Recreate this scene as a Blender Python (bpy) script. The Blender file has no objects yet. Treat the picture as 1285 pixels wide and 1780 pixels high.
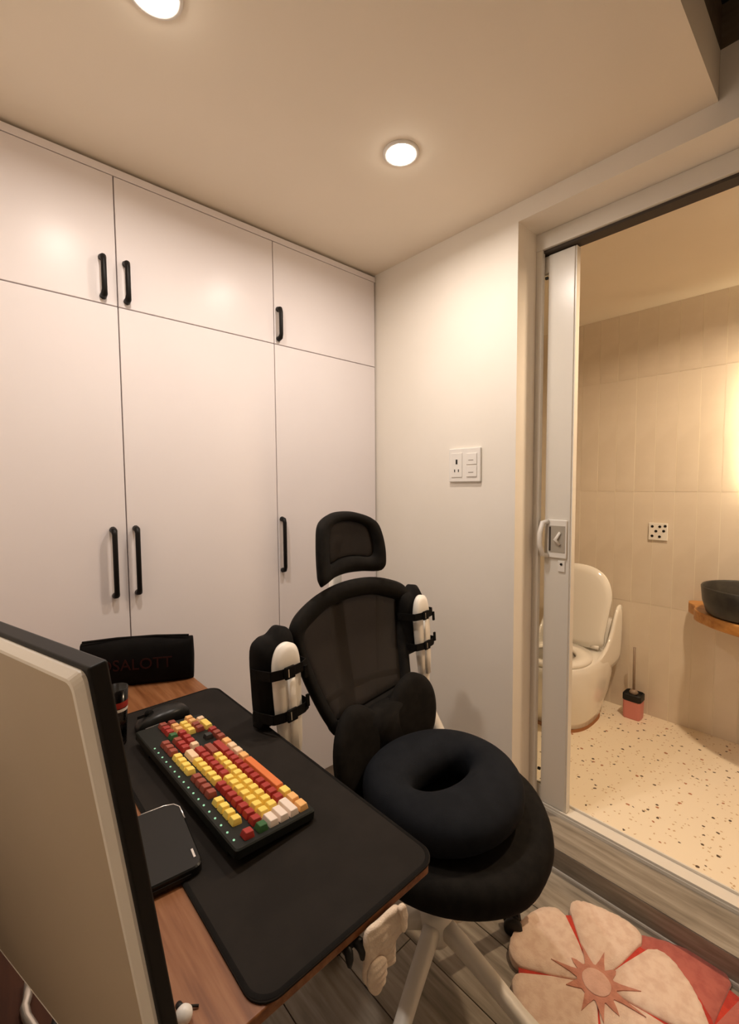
import bpy, bmesh, math, random
from mathutils import Vector, Matrix
random.seed(7)
scene = bpy.context.scene
C = scene.collection
PI = math.pi

# ------------------------------------------------------------------ camera
cam_d = bpy.data.cameras.new('camera')
cam = bpy.data.objects.new('camera', cam_d)
C.objects.link(cam)
scene.camera = cam
cam_d.sensor_fit = 'HORIZONTAL'
cam_d.sensor_width = 36.0
cam_d.lens = 782.5 / 1285.0 * 36.0
cam_d.clip_start = 0.02
_F = Vector((0.67420, 0.73611, -0.05995))
_R = Vector((0.73713, -0.67571, -0.00705))
_U = Vector((0.04569, 0.03944, 0.99818))
M = Matrix((_R, _U, -_F)).transposed().to_4x4()
M.translation = Vector((-1.4403, -1.5374, 1.3048))
cam.matrix_world = M

# ------------------------------------------------------------------ world, exposure, lamps' strength
w = bpy.data.worlds.new('world'); scene.world = w
w.use_nodes = True
w.node_tree.nodes['Background'].inputs[0].default_value = (0.02, 0.018, 0.015, 1)
w.node_tree.nodes['Background'].inputs[1].default_value = 0.3
vs = scene.view_settings
vs.view_transform = 'Standard'
vs.look = 'None'
vs.exposure = 0.0
vs.gamma = 1.0
vs.use_curve_mapping = False
scene.cycles.max_bounces = 10
scene.cycles.diffuse_bounces = 6
scene.cycles.transparent_max_bounces = 12
ROOM_W = 6.0           # watts of each ceiling downlight in the room
ROOM_COL = (1.0, 0.885, 0.79)
BATH_FILL_W = 15.0  # watts of the added bathroom lamp
BATH_FILL_COL = (1.0, 0.75, 0.51)
MIRROR_STRENGTH = 34.0

# ------------------------------------------------------------------ material helpers
MATS = {}
def principled(name, col, rough=0.5, metal=0.0, spec=0.5, coat=0.0, sheen=0.0, emis=None, estr=0.0):
    m = bpy.data.materials.new(name); m.use_nodes = True
    b = m.node_tree.nodes['Principled BSDF']
    b.inputs['Base Color'].default_value = (*col, 1)
    b.inputs['Roughness'].default_value = rough
    b.inputs['Metallic'].default_value = metal
    b.inputs['Specular IOR Level'].default_value = spec
    b.inputs['Coat Weight'].default_value = coat
    b.inputs['Sheen Weight'].default_value = sheen
    if emis:
        b.inputs['Emission Color'].default_value = (*emis, 1)
        b.inputs['Emission Strength'].default_value = estr
    MATS[name] = m
    return m

def noise_var(m, col2, scale=6.0, detail=4, lo=0.4, hi=0.6, stretch=(1, 1, 1), bump=0.0, bscale=None, bdist=0.002):
    """mix the base colour with col2 by noise and add a fine bump"""
    nt = m.node_tree; N = nt.nodes; L = nt.links
    b = N['Principled BSDF']
    tc = N.new('ShaderNodeTexCoord'); mp = N.new('ShaderNodeMapping')
    mp.inputs['Scale'].default_value = stretch
    L.new(tc.outputs['Object'], mp.inputs['Vector'])
    nz = N.new('ShaderNodeTexNoise'); nz.inputs['Scale'].default_value = scale; nz.inputs['Detail'].default_value = detail
    L.new(mp.outputs[0], nz.inputs['Vector'])
    rp = N.new('ShaderNodeValToRGB')
    rp.color_ramp.elements[0].position = lo; rp.color_ramp.elements[1].position = hi
    rp.color_ramp.elements[0].color = b.inputs['Base Color'].default_value
    rp.color_ramp.elements[1].color = (*col2, 1)
    L.new(nz.outputs['Fac'], rp.inputs['Fac'])
    L.new(rp.outputs['Color'], b.inputs['Base Color'])
    if bump:
        n2 = N.new('ShaderNodeTexNoise'); n2.inputs['Scale'].default_value = bscale or scale * 5; n2.inputs['Detail'].default_value = 3
        L.new(mp.outputs[0], n2.inputs['Vector'])
        bp = N.new('ShaderNodeBump'); bp.inputs['Strength'].default_value = bump; bp.inputs['Distance'].default_value = bdist
        L.new(n2.outputs['Fac'], bp.inputs['Height']); L.new(bp.outputs[0], b.inputs['Normal'])
    return m

def wood_mat(name, c1, c2, c3, rough, stretch, scale=3.0, spec=0.4):
    m = principled(name, c1, rough, spec=spec)
    nt = m.node_tree; N = nt.nodes; L = nt.links; b = N['Principled BSDF']
    tc = N.new('ShaderNodeTexCoord'); mp = N.new('ShaderNodeMapping'); mp.inputs['Scale'].default_value = stretch
    oi = N.new('ShaderNodeObjectInfo')
    ad = N.new('ShaderNodeVectorMath'); ad.operation = 'ADD'
    ml = N.new('ShaderNodeMath'); ml.operation = 'MULTIPLY'; ml.inputs[1].default_value = 23.0
    L.new(oi.outputs['Random'], ml.inputs[0])
    L.new(tc.outputs['Object'], mp.inputs['Vector']); L.new(mp.outputs[0], ad.inputs[0]); L.new(ml.outputs[0], ad.inputs[1])
    n1 = N.new('ShaderNodeTexNoise'); n1.inputs['Scale'].default_value = scale; n1.inputs['Detail'].default_value = 6; n1.inputs['Distortion'].default_value = 1.2
    n2 = N.new('ShaderNodeTexNoise'); n2.inputs['Scale'].default_value = scale * 6; n2.inputs['Detail'].default_value = 4
    L.new(ad.outputs[0], n1.inputs['Vector']); L.new(ad.outputs[0], n2.inputs['Vector'])
    mx = N.new('ShaderNodeMix'); mx.data_type = 'FLOAT'; mx.inputs['Factor'].default_value = 0.35
    L.new(n1.outputs['Fac'], mx.inputs['A']); L.new(n2.outputs['Fac'], mx.inputs['B'])
    rp = N.new('ShaderNodeValToRGB'); e = rp.color_ramp.elements
    e[0].position = 0.33; e[0].color = (*c1, 1); e[1].position = 0.68; e[1].color = (*c3, 1)
    k = e.new(0.5); k.color = (*c2, 1)
    L.new(mx.outputs['Result'], rp.inputs['Fac']); L.new(rp.outputs['Color'], b.inputs['Base Color'])
    bp = N.new('ShaderNodeBump'); bp.inputs['Strength'].default_value = 0.15; bp.inputs['Distance'].default_value = 0.001
    L.new(n2.outputs['Fac'], bp.inputs['Height']); L.new(bp.outputs[0], b.inputs['Normal'])
    return m

def mesh_fabric(name, col, see):
    """woven net: part of the light passes straight through the holes"""
    m = bpy.data.materials.new(name); m.use_nodes = True
    nt = m.node_tree; N = nt.nodes; L = nt.links
    b = N['Principled BSDF']; b.inputs['Base Color'].default_value = (*col, 1); b.inputs['Roughness'].default_value = 0.8; b.inputs['Specular IOR Level'].default_value = 0.15
    out = N['Material Output']
    tr = N.new('ShaderNodeBsdfTransparent'); mx = N.new('ShaderNodeMixShader'); mx.inputs[0].default_value = see
    L.new(b.outputs[0], mx.inputs[1]); L.new(tr.outputs[0], mx.inputs[2]); L.new(mx.outputs[0], out.inputs[0])
    MATS[name] = m
    return m

def glass_mat(name, tint=(0.97, 0.98, 0.97), ior=1.45, rough=0.0):
    m = bpy.data.materials.new(name); m.use_nodes = True
    nt = m.node_tree; N = nt.nodes; L = nt.links
    N.remove(N['Principled BSDF']); out = N['Material Output']
    tr = N.new('ShaderNodeBsdfTransparent'); tr.inputs[0].default_value = (*tint, 1)
    gl = N.new('ShaderNodeBsdfGlossy'); gl.inputs['Roughness'].default_value = rough
    fr = N.new('ShaderNodeFresnel'); fr.inputs[0].default_value = ior
    mx = N.new('ShaderNodeMixShader')
    L.new(fr.outputs[0], mx.inputs[0]); L.new(tr.outputs[0], mx.inputs[1]); L.new(gl.outputs[0], mx.inputs[2]); L.new(mx.outputs[0], out.inputs[0])
    MATS[name] = m
    return m

def emis_mat(name, col, s):
    m = bpy.data.materials.new(name); m.use_nodes = True
    nt = m.node_tree; N = nt.nodes
    N.remove(N['Principled BSDF'])
    e = N.new('ShaderNodeEmission'); e.inputs[0].default_value = (*col, 1); e.inputs[1].default_value = s
    nt.links.new(e.outputs[0], N['Material Output'].inputs[0])
    MATS[name] = m
    return m

noise_var(principled('paint_wall', (0.85, 0.80, 0.725), 0.85), (0.83, 0.78, 0.70), 3, bump=0.05, bscale=180, bdist=0.001)
noise_var(principled('paint_ceiling', (0.86, 0.77, 0.64), 0.9), (0.84, 0.75, 0.62), 2, bump=0.03, bscale=150, bdist=0.001)
noise_var(principled('cabinet_white', (0.84, 0.785, 0.78), 0.29, spec=0.15), (0.83, 0.773, 0.768), 4, bump=0.015, bscale=60, bdist=0.001)
principled('cabinet_side', (0.42, 0.36, 0.32), 0.7)
principled('black_metal', (0.008, 0.0065, 0.0055), 0.45, spec=0.2)
principled('alu_white', (0.77, 0.735, 0.67), 0.28, spec=0.5)
principled('alu_dull', (0.36, 0.34, 0.31), 0.4, metal=0.6)
principled('recess_grey', (0.42, 0.38, 0.32), 0.4)
principled('gap_dark', (0.06, 0.045, 0.035), 0.8)
glass_mat('pane_glass')
principled('white_plastic', (0.82, 0.79, 0.74), 0.35)
principled('plastic_dark', (0.012, 0.011, 0.010), 0.5, spec=0.3)
wood_mat('floor_wood', (0.165, 0.140, 0.108), (0.29, 0.250, 0.198), (0.42, 0.37, 0.30), 0.42, (9, 0.9, 1), 2.0)
wood_mat('step_wood', (0.165, 0.140, 0.110), (0.28, 0.243, 0.195), (0.40, 0.355, 0.295), 0.4, (9, 0.9, 9), 2.0)
wood_mat('desk_wood', (0.135, 0.043, 0.013), (0.235, 0.090, 0.032), (0.335, 0.150, 0.064), 0.42, (12, 0.8, 12), 2.2)
wood_mat('dark_walnut', (0.030, 0.010, 0.005), (0.048, 0.017, 0.008), (0.066, 0.024, 0.012), 0.65, (10, 1.0, 10), 2.0, spec=0.12)
wood_mat('counter_wood', (0.32, 0.12, 0.025), (0.48, 0.21, 0.05), (0.58, 0.29, 0.09), 0.35, (8, 1.0, 8), 1.8)
wood_mat('dark_beam', (0.10, 0.070, 0.045), (0.13, 0.095, 0.062), (0.16, 0.12, 0.08), 0.7, (8, 1, 8), 2)
principled('loft_black', (0.006, 0.005, 0.005), 0.8)
noise_var(principled('bath_tile', (0.76, 0.675, 0.565), 0.32), (0.72, 0.635, 0.525), 5, bump=0.02, bscale=40, bdist=0.001)
principled('bath_grout', (0.86, 0.79, 0.66), 0.8)
noise_var(principled('bath_ceiling_paint', (0.78, 0.70, 0.58), 0.85), (0.76, 0.68, 0.56), 3)
principled('ceramic', (0.86, 0.83, 0.77), 0.12, spec=0.6, coat=0.3)
principled('caulk_brown', (0.34, 0.14, 0.05), 0.7)
noise_var(principled('basin_black', (0.018, 0.016, 0.014), 0.38), (0.028, 0.025, 0.02), 30)
principled('pink_plastic', (0.66, 0.24, 0.21), 0.45)
principled('grey_rod', (0.30, 0.22, 0.16), 0.4)
noise_var(principled('fabric_black', (0.0070, 0.0060, 0.0050), 0.85, spec=0.15), (0.0105, 0.009, 0.0075), 40, bump=0.25, bscale=420, bdist=0.001)
noise_var(principled('foam_black', (0.0065, 0.0055, 0.0048), 0.9, spec=0.15), (0.009, 0.008, 0.007), 30, bump=0.2, bscale=300, bdist=0.001)
noise_var(principled('cushion_navy', (0.0072, 0.0085, 0.0115), 0.85, spec=0.15), (0.0095, 0.0110, 0.0145), 25, bump=0.25, bscale=380, bdist=0.001)
noise_var(principled('mat_black', (0.0148, 0.0120, 0.0098), 0.8, spec=0.16), (0.019, 0.0155, 0.0128), 12, bump=0.15, bscale=500, bdist=0.0005)
mesh_fabric('chair_mesh', (0.026, 0.0205, 0.016), 0.165)
noise_var(principled('mesh_patch', (0.020, 0.0165, 0.013), 0.8, spec=0.15), (0.026, 0.021, 0.017), 200)
mesh_fabric('head_mesh', (0.018, 0.014, 0.011), 0.10)
principled('shell_white', (0.88, 0.83, 0.75), 0.38)
principled('keyboard_case', (0.009, 0.0105, 0.008), 0.5, spec=0.25)
for nm, c in (('yellow', (0.95, 0.70, 0.14)), ('red', (0.38, 0.030, 0.022)), ('cream', (0.85, 0.62, 0.40)), ('white', (0.85, 0.72, 0.62)),
              ('orange', (0.75, 0.20, 0.055)), ('green', (0.03, 0.12, 0.035)), ('black', (0.02, 0.022, 0.02)), ('amber', (0.85, 0.47, 0.17)), ('brick', (0.30, 0.060, 0.035))):
    principled('key_' + nm, c, 0.42)
emis_mat('led_green', (0.45, 0.85, 0.50), 0.9)
noise_var(principled('monitor_back', (0.56, 0.47, 0.355), 0.5, spec=0.3), (0.545, 0.455, 0.34), 6, bump=0.03, bscale=200, bdist=0.0005)
principled('monitor_rim_lit', (0.95, 0.90, 0.82), 0.35)  # light caught by the back cover's bevel, put into a paler colour
principled('monitor_black', (0.008, 0.0065, 0.0055), 0.5, spec=0.25)
principled('screen_black', (0.008, 0.008, 0.009), 0.15)
principled('steel', (0.55, 0.50, 0.44), 0.3, metal=0.8)
principled('silver', (0.75, 0.72, 0.68), 0.25, metal=0.7)
noise_var(principled('pouch_black', (0.0045, 0.0038, 0.0034), 0.8, spec=0.10), (0.006, 0.005, 0.0045), 25, bump=0.2, bscale=200, bdist=0.001)
principled('print_red', (0.032, 0.0085, 0.0065), 0.8, spec=0.1)
principled('mouse_black', (0.010, 0.0095, 0.008), 0.35, spec=0.3)
noise_var(principled('knit_cream', (0.80, 0.66, 0.52), 0.9, sheen=0.3), (0.72, 0.57, 0.44), 60, bump=0.6, bscale=500, bdist=0.0015)
for nm, c, c2 in (('rug_cream', (0.86, 0.66, 0.52), (0.77, 0.55, 0.42)), ('rug_red', (0.60, 0.045, 0.02), (0.46, 0.03, 0.015)), ('rug_mauve', (0.52, 0.14, 0.105), (0.44, 0.105, 0.08)),
                  ('rug_rust', (0.62, 0.27, 0.18), (0.52, 0.21, 0.14)), ('rug_tan', (0.74, 0.45, 0.34), (0.66, 0.38, 0.28))):
    noise_var(principled(nm, c, 0.95, sheen=0.3), c2, 40, detail=6, lo=0.42, hi=0.62, bump=0.5, bscale=260, bdist=0.002)
emis_mat('lamp_lens', (1.0, 0.90, 0.76), 42.0)
emis_mat('bath_fill_lens', (1.0, 0.80, 0.52), 20.0)
emis_mat('mirror_led', (1.0, 0.80, 0.50), MIRROR_STRENGTH)
principled('mirror_glass', (0.8, 0.8, 0.8), 0.03, metal=1.0)
glass_mat('cup_plastic', (0.62, 0.58, 0.56), 1.5, 0.15)

# terrazzo bathroom floor: cream ground with scattered dark and rusty chips
def terrazzo():
    m = principled('terrazzo', (0.80, 0.68, 0.50), 0.35)
    nt = m.node_tree; N = nt.nodes; L = nt.links; b = N['Principled BSDF']
    tc = N.new('ShaderNodeTexCoord')
    prev = None
    base = N.new('ShaderNodeRGB'); base.outputs[0].default_value = (0.90, 0.80, 0.63, 1)
    cur = base.outputs[0]
    for sc, size, col, keep in ((58, 0.22, (0.62, 0.45, 0.27), 0.5), (40, 0.22, (0.10, 0.065, 0.035), 0.25), (33, 0.20, (0.45, 0.19, 0.09), 0.16)):
        nz = N.new('ShaderNodeTexNoise'); nz.inputs['Scale'].default_value = sc * 2.0
        mxv = N.new('ShaderNodeMix'); mxv.data_type = 'VECTOR'; mxv.inputs['Factor'].default_value = 0.012
        L.new(tc.outputs['Object'], nz.inputs['Vector'])
        L.new(tc.outputs['Object'], mxv.inputs['A']); L.new(nz.outputs['Color'], mxv.inputs['B'])
        vo = N.new('ShaderNodeTexVoronoi'); vo.inputs['Scale'].default_value = sc; vo.inputs['Randomness'].default_value = 1.0
        L.new(mxv.outputs['Result'], vo.inputs['Vector'])
        sep = N.new('ShaderNodeSeparateColor'); L.new(vo.outputs['Color'], sep.inputs[0])
        lt = N.new('ShaderNodeMath'); lt.operation = 'LESS_THAN'; lt.inputs[1].default_value = size
        L.new(vo.outputs['Distance'], lt.inputs[0])
        kp = N.new('ShaderNodeMath'); kp.operation = 'LESS_THAN'; kp.inputs[1].default_value = keep
        L.new(sep.outputs[0], kp.inputs[0])
        mu = N.new('ShaderNodeMath'); mu.operation = 'MULTIPLY'; L.new(lt.outputs[0], mu.inputs[0]); L.new(kp.outputs[0], mu.inputs[1])
        mx = N.new('ShaderNodeMix'); mx.data_type = 'RGBA'
        L.new(mu.outputs[0], mx.inputs['Factor']); L.new(cur, mx.inputs['A']); mx.inputs['B'].default_value = (*col, 1)
        cur = mx.outputs['Result']
    L.new(cur, b.inputs['Base Color'])
terrazzo()

# ------------------------------------------------------------------ geometry helpers
def link(o, parent=None):
    C.objects.link(o)
    if parent is not None: o.parent = parent
    return o

def obj(name, bm, mat, parent=None, smooth=False, bevel=0.0, segs=2, recalc=True):
    if recalc: bmesh.ops.recalc_face_normals(bm, faces=bm.faces)
    me = bpy.data.meshes.new(name); bm.to_mesh(me); bm.free()
    if smooth:
        for f in me.polygons: f.use_smooth = True
    me.materials.append(MATS[mat])
    o = bpy.data.objects.new(name, me)
    link(o, parent)
    if bevel:
        md = o.modifiers.new('bevel', 'BEVEL'); md.width = bevel; md.segments = segs; md.limit_method = 'ANGLE'; md.angle_limit = math.radians(40)
        for f in me.polygons: f.use_smooth = True
        if hasattr(me, 'set_sharp_from_angle'):
            pass
        md.harden_normals = True
    return o

def box(bm, x0, x1, y0, y1, z0, z1, mat=None):
    ps = [(x0, y0, z0), (x1, y0, z0), (x1, y1, z0), (x0, y1, z0), (x0, y0, z1), (x1, y0, z1), (x1, y1, z1), (x0, y1, z1)]
    v = [bm.verts.new(mat @ Vector(p) if mat else p) for p in ps]
    for f in ((3, 2, 1, 0), (4, 5, 6, 7), (0, 1, 5, 4), (1, 2, 6, 5), (2, 3, 7, 6), (3, 0, 4, 7)):
        bm.faces.new([v[i] for i in f])
    return bm

def bx(*a, **k):
    return box(bmesh.new(), *a, **k)

def tube(bm, pts, rads, n=12, caps=True, flat=1.0):
    """round tube through pts; flat squashes the section along its second axis"""
    pts = [Vector(p) for p in pts]
    if not isinstance(rads, (list, tuple)): rads = [rads] * len(pts)
    rings = []; up = None
    for i, p in enumerate(pts):
        d = (pts[min(i + 1, len(pts) - 1)] - pts[max(i - 1, 0)]).normalized()
        if up is None:
            up = Vector((0, 0, 1)) if abs(d.z) < 0.9 else Vector((0, 1, 0))
        a = d.cross(up).normalized(); b = a.cross(d).normalized(); up = b
        rings.append([bm.verts.new(p + (a * math.cos(t) + b * math.sin(t) * flat) * rads[i]) for t in [2 * PI * k / n for k in range(n)]])
    for i in range(len(rings) - 1):
        for k in range(n):
            bm.faces.new((rings[i][k], rings[i][(k + 1) % n], rings[i + 1][(k + 1) % n], rings[i + 1][k]))
    if caps:
        bm.faces.new(rings[0][::-1]); bm.faces.new(rings[-1])
    return bm

def lathe(bm, prof, center=(0, 0, 0), n=32, sx=1.0, sy=1.0, cap=True):
    cx, cy, cz = center
    rings = [[bm.verts.new((cx + r * sx * math.cos(2 * PI * k / n), cy + r * sy * math.sin(2 * PI * k / n), cz + z)) for k in range(n)] for r, z in prof]
    for i in range(len(rings) - 1):
        for k in range(n):
            bm.faces.new((rings[i][k], rings[i][(k + 1) % n], rings[i + 1][(k + 1) % n], rings[i + 1][k]))
    if cap:
        bm.faces.new(rings[0][::-1]); bm.faces.new(rings[-1])
    return bm

def sell(a, b, n, e=4.0, cx=0.0, cy=0.0):
    """superellipse outline"""
    out = []
    for k in range(n):
        t = 2 * PI * k / n; c, s = math.cos(t), math.sin(t)
        out.append((cx + a * math.copysign(abs(c) ** (2 / e), c), cy + b * math.copysign(abs(s) ** (2 / e), s)))
    return out

def loft(bm, rings, cap0=True, cap1=True):
    R = [[bm.verts.new(p) for p in r] for r in rings]
    n = len(R[0])
    for i in range(len(R) - 1):
        for k in range(n):
            bm.faces.new((R[i][k], R[i][(k + 1) % n], R[i + 1][(k + 1) % n], R[i + 1][k]))
    if cap0: bm.faces.new(R[0][::-1])
    if cap1: bm.faces.new(R[-1])
    return bm

def rounded_slab(a, b, z0, z1, r, e=4.0, n=48, fmap=None, cx=0, cy=0, segs=5):
    """pillow-like slab with rounded upper and lower edges"""
    rings = []
    prof = []
    for i in range(segs + 1):
        t = -PI / 2 + (PI / 2) * i / segs
        prof.append((-r + r * math.cos(t), z0 + r + r * math.sin(t)))
    for i in range(segs + 1):
        t = (PI / 2) * i / segs
        prof.append((-r + r * math.cos(t), z1 - r + r * math.sin(t)))
    full = [(-(min(a, b) * 0.999), prof[0][1])] + prof + [(-(min(a, b) * 0.999), prof[-1][1])]
    steps = []
    for f in (0.9, 0.65, 0.35):
        steps.append((-r - (min(a, b) - r) * f, prof[0][1]))
    top = []
    for f in (0.35, 0.65, 0.9):
        top.append((-r - (min(a, b) - r) * f, prof[-1][1]))
    for d, z in steps + prof + top:
        pts = sell(a + d, b + d, n, e, cx, cy)
        rings.append([fmap(x, y, z) if fmap else (x, y, z) for x, y in pts])
    bm = bmesh.new()
    return loft(bm, rings)

def ring_panel(outer, inner, th, fmap):
    """frame between two outlines (same count), given thickness th; fmap(x, z, depth) -> point"""
    bm = bmesh.new(); n = len(outer)
    rows = []
    mid = [((o[0] + i[0]) / 2, (o[1] + i[1]) / 2) for o, i in zip(outer, inner)]
    def near(o, i, t): return [(a[0] + (b[0] - a[0]) * t, a[1] + (b[1] - a[1]) * t) for a, b in zip(o, i)]
    for outl, d in ((outer, 0.0), (near(outer, inner, 0.15), -th * 0.42), (mid, -th * 0.5), (near(outer, inner, 0.85), -th * 0.42), (inner, 0.0), (near(outer, inner, 0.85), th * 0.42), (mid, th * 0.5), (near(outer, inner, 0.15), th * 0.42)):
        rows.append([bm.verts.new(fmap(x, z, d)) for x, z in outl])
    m = len(rows)
    for i in range(m):
        for k in range(n):
            bm.faces.new((rows[i][k], rows[i][(k + 1) % n], rows[(i + 1) % m][(k + 1) % n], rows[(i + 1) % m][k]))
    return bm

def disc_panel(outl, th, fmap, rings=6, crown=0.0):
    """filled panel inside an outline with real thickness"""
    n = len(outl); cx = sum(p[0] for p in outl) / n; cz = sum(p[1] for p in outl) / n
    bm = bmesh.new(); sides = []
    for sgn in (-1, 1):
        rr = []
        for j in range(rings):
            t = 1 - j / rings
            bul = crown * (1 - t ** 4)
            rr.append([bm.verts.new(fmap(cx + (x - cx) * t, cz + (z - cz) * t, sgn * (th / 2 * (1 if j else 0.6) + bul))) for x, z in outl])
        c = bm.verts.new(fmap(cx, cz, sgn * (th / 2 + crown)))
        for j in range(rings - 1):
            for k in range(n):
                bm.faces.new((rr[j][k], rr[j][(k + 1) % n], rr[j + 1][(k + 1) % n], rr[j + 1][k]))
        for k in range(n):
            bm.faces.new((rr[-1][k], rr[-1][(k + 1) % n], c))
        sides.append(rr[0])
    for k in range(n):
        bm.faces.new((sides[0][k], sides[0][(k + 1) % n], sides[1][(k + 1) % n], sides[1][k]))
    return bm

def spline(pts, n, closed=True):
    """Catmull-Rom outline through control points"""
    P = [Vector(p) for p in pts]; m = len(P); out = []
    segs = m if closed else m - 1
    per = max(1, n // segs)
    for i in range(segs):
        p0, p1, p2, p3 = (P[(i - 1) % m], P[i], P[(i + 1) % m], P[(i + 2) % m]) if closed else (P[max(i - 1, 0)], P[i], P[i + 1], P[min(i + 2, m - 1)])
        for k in range(per):
            t = k / per
            out.append(0.5 * ((2 * p1) + (p2 - p0) * t + (2 * p0 - 5 * p1 + 4 * p2 - p3) * t * t + (3 * p1 - p0 - 3 * p2 + p3) * t ** 3))
    if not closed: out.append(P[-1])
    return out

def thing(name, label, cat, loc=(0, 0, 0), rotz=0.0, group=None):
    o = bpy.data.objects.new(name, None); link(o)
    o.empty_display_size = 0.05
    o.location = loc; o.rotation_euler = (0, 0, rotz)
    o['label'] = label; o['category'] = cat
    if group: o['group'] = group
    return o

def tag(o, label, cat, group=None):
    o['label'] = label; o['category'] = cat
    if group: o['group'] = group
    return o

def struct(o, label, cat):
    o['kind'] = 'structure'; o['label'] = label; o['category'] = cat
    return o

def piece(name, me, parent, loc=(0, 0, 0), rot=(0, 0, 0), scale=(1, 1, 1)):
    o = bpy.data.objects.new(name, me); link(o, parent); o.location = loc; o.rotation_euler = rot; o.scale = scale
    return o

def mesh_of(bm, mat, smooth=False):
    bmesh.ops.recalc_face_normals(bm, faces=bm.faces)
    me = bpy.data.meshes.new('piece'); bm.to_mesh(me); bm.free(); me.materials.append(MATS[mat])
    if smooth:
        for f in me.polygons: f.use_smooth = True
    return me

# ================================================================== SETTING
H = 2.25
XL, YB = -1.62, -3.2
YJ, YJ2, HH, HS = -0.72, -1.78, 2.1886, 0.0755

# floor: sub floor with single planks laid along y
fl = struct(obj('floor', bx(XL - .1, 0.0, YB - .1, 0.65, -0.10, -0.004), 'gap_dark'), 'grey wood-look plank floor of the study', 'floor')
pw = 0.178
row = 0
x = -0.0015
while x > XL - 0.05:
    y = 0.6 - (row * 0.437) % 1.2
    if y < 0.6: y += 1.2
    while y > YB:
        y0 = max(y - 1.2, YB - .05); y1 = min(y, 0.6)
        if y1 - y0 > 0.05:
            b = bx(-pw / 2 + .0012, pw / 2 - .0012, -(y1 - y0) / 2 + .0012, (y1 - y0) / 2 - .0012, -0.004, 0.0)
            o = obj('plank', b, 'floor_wood', fl, bevel=0.0008, segs=1); o.location = (x - pw / 2, (y0 + y1) / 2, 0)
        y -= 1.2
    x -= pw; row += 1

b = bmesh.new()
box(b, XL - .1, 0.0, -1.26, 0.65, H, 2.37)
ceil = struct(obj('ceiling', b, 'paint_ceiling'), 'plain matte ceiling with recessed lights, ending at the dark loft opening', 'ceiling')
b = bx(XL - .1, 0.3, YB - .1, -1.2602, 2.475, 2.56)
struct(obj('ceiling_loft', b, 'loft_black'), 'black underside of the loft opening at the top right corner', 'ceiling')
b = bmesh.new()
box(b, 0.0, 0.14, YB, -1.2602, 2.37, 2.475)
box(b, XL, 0.0, -1.2602, -1.20, 2.371, 2.475)
struct(obj('trim_1', b, 'dark_beam'), 'dark brown wooden beam framing the loft opening', 'beam')

b = bmesh.new()
box(b, 0.0, 0.127, YJ, 0.65, 0.0, H)                 # wall between wardrobe and doorway
box(b, 0.0, 0.20, YJ2, YJ, HH, H); box(b, .127, .20, YJ, .12, HH, H)                   # header over the sliding door
box(b, 0.0, 0.20, YB - .1, YJ2, 0.0, H)             # beyond the doorway
box(b, 0.0, 0.20, YB - .1, -1.2602, H, 2.37)         # upstand beside the loft opening
struct(obj('wall_right', b, 'paint_wall'), 'cream painted wall with the doorway to the bathroom', 'wall')
struct(obj('wall_left', bx(XL - .1, XL, YB - .1, 0.65, 0.0, 2.475), 'paint_wall'), 'cream painted wall behind the desk', 'wall')
struct(obj('wall_front', bx(XL, 0.0, YB - .1, YB, 0.0, 2.475), 'paint_wall'), 'cream painted wall behind the viewer', 'wall')
struct(obj('wall_back', bx(XL, 0.0, 0.60, 0.65, 0.0, H), 'paint_wall'), 'cream painted wall behind the wardrobes', 'wall')

# step under the sliding door, planked
st = struct(obj('trim_2', bx(0.0, 0.2155, YJ2, YJ, 0.0, HS - .003), 'gap_dark'), 'grey wood-look step below the sliding glass door', 'step')
obj('tread_plank', bx(-0.003, 0.144, YJ2 + .001, YJ - .001, HS - .003, HS), 'step_wood', st, bevel=0.001, segs=1)
obj('riser_plank', bx(-0.004, 0.0, YJ2 + .001, YJ - .001, 0.006, HS - .003), 'step_wood', st, bevel=0.0008, segs=1)
obj('caulk_line', bx(-0.008, 0.0, YJ2 + .001, YJ - .001, 0.0, 0.006), 'alu_white', st)

# door frame (head track, jamb profile, sill track)
DX = 0.127
b = bmesh.new()
box(b, DX, DX + .075, YJ2, 0.04, 2.131, HH)
hd = struct(obj('trim_3', b, 'alu_white', bevel=0.002), 'pale aluminium frame and tracks of the sliding door', 'door frame')
obj('track_groove', bx(DX + .012, DX + .062, YJ2, 0.04, 2.122, 2.131), 'gap_dark', hd)
obj('jamb_profile', bx(DX + .001, DX + .022, YJ - .022, YJ + .02, HS, 2.131), 'alu_white', hd, bevel=0.002)
obj('jamb_profile', bx(DX, DX + .075, YJ2 + .0005, YJ2 + .04, HS, 2.131), 'alu_white', hd, bevel=0.002)
sl = obj('sill_track', bx(0.144, 0.215, YJ2, 0.04, HS - .003, HS + .012), 'alu_white', hd, bevel=0.002)
obj('sill_rib', bx(0.146, 0.152, YJ2, 0.04, HS + .012, HS + .021), 'alu_white', sl, bevel=0.001)
obj('sill_rib', bx(0.205, 0.211, YJ2, 0.04, HS + .012, HS + .021), 'alu_white', sl, bevel=0.001)

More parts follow.
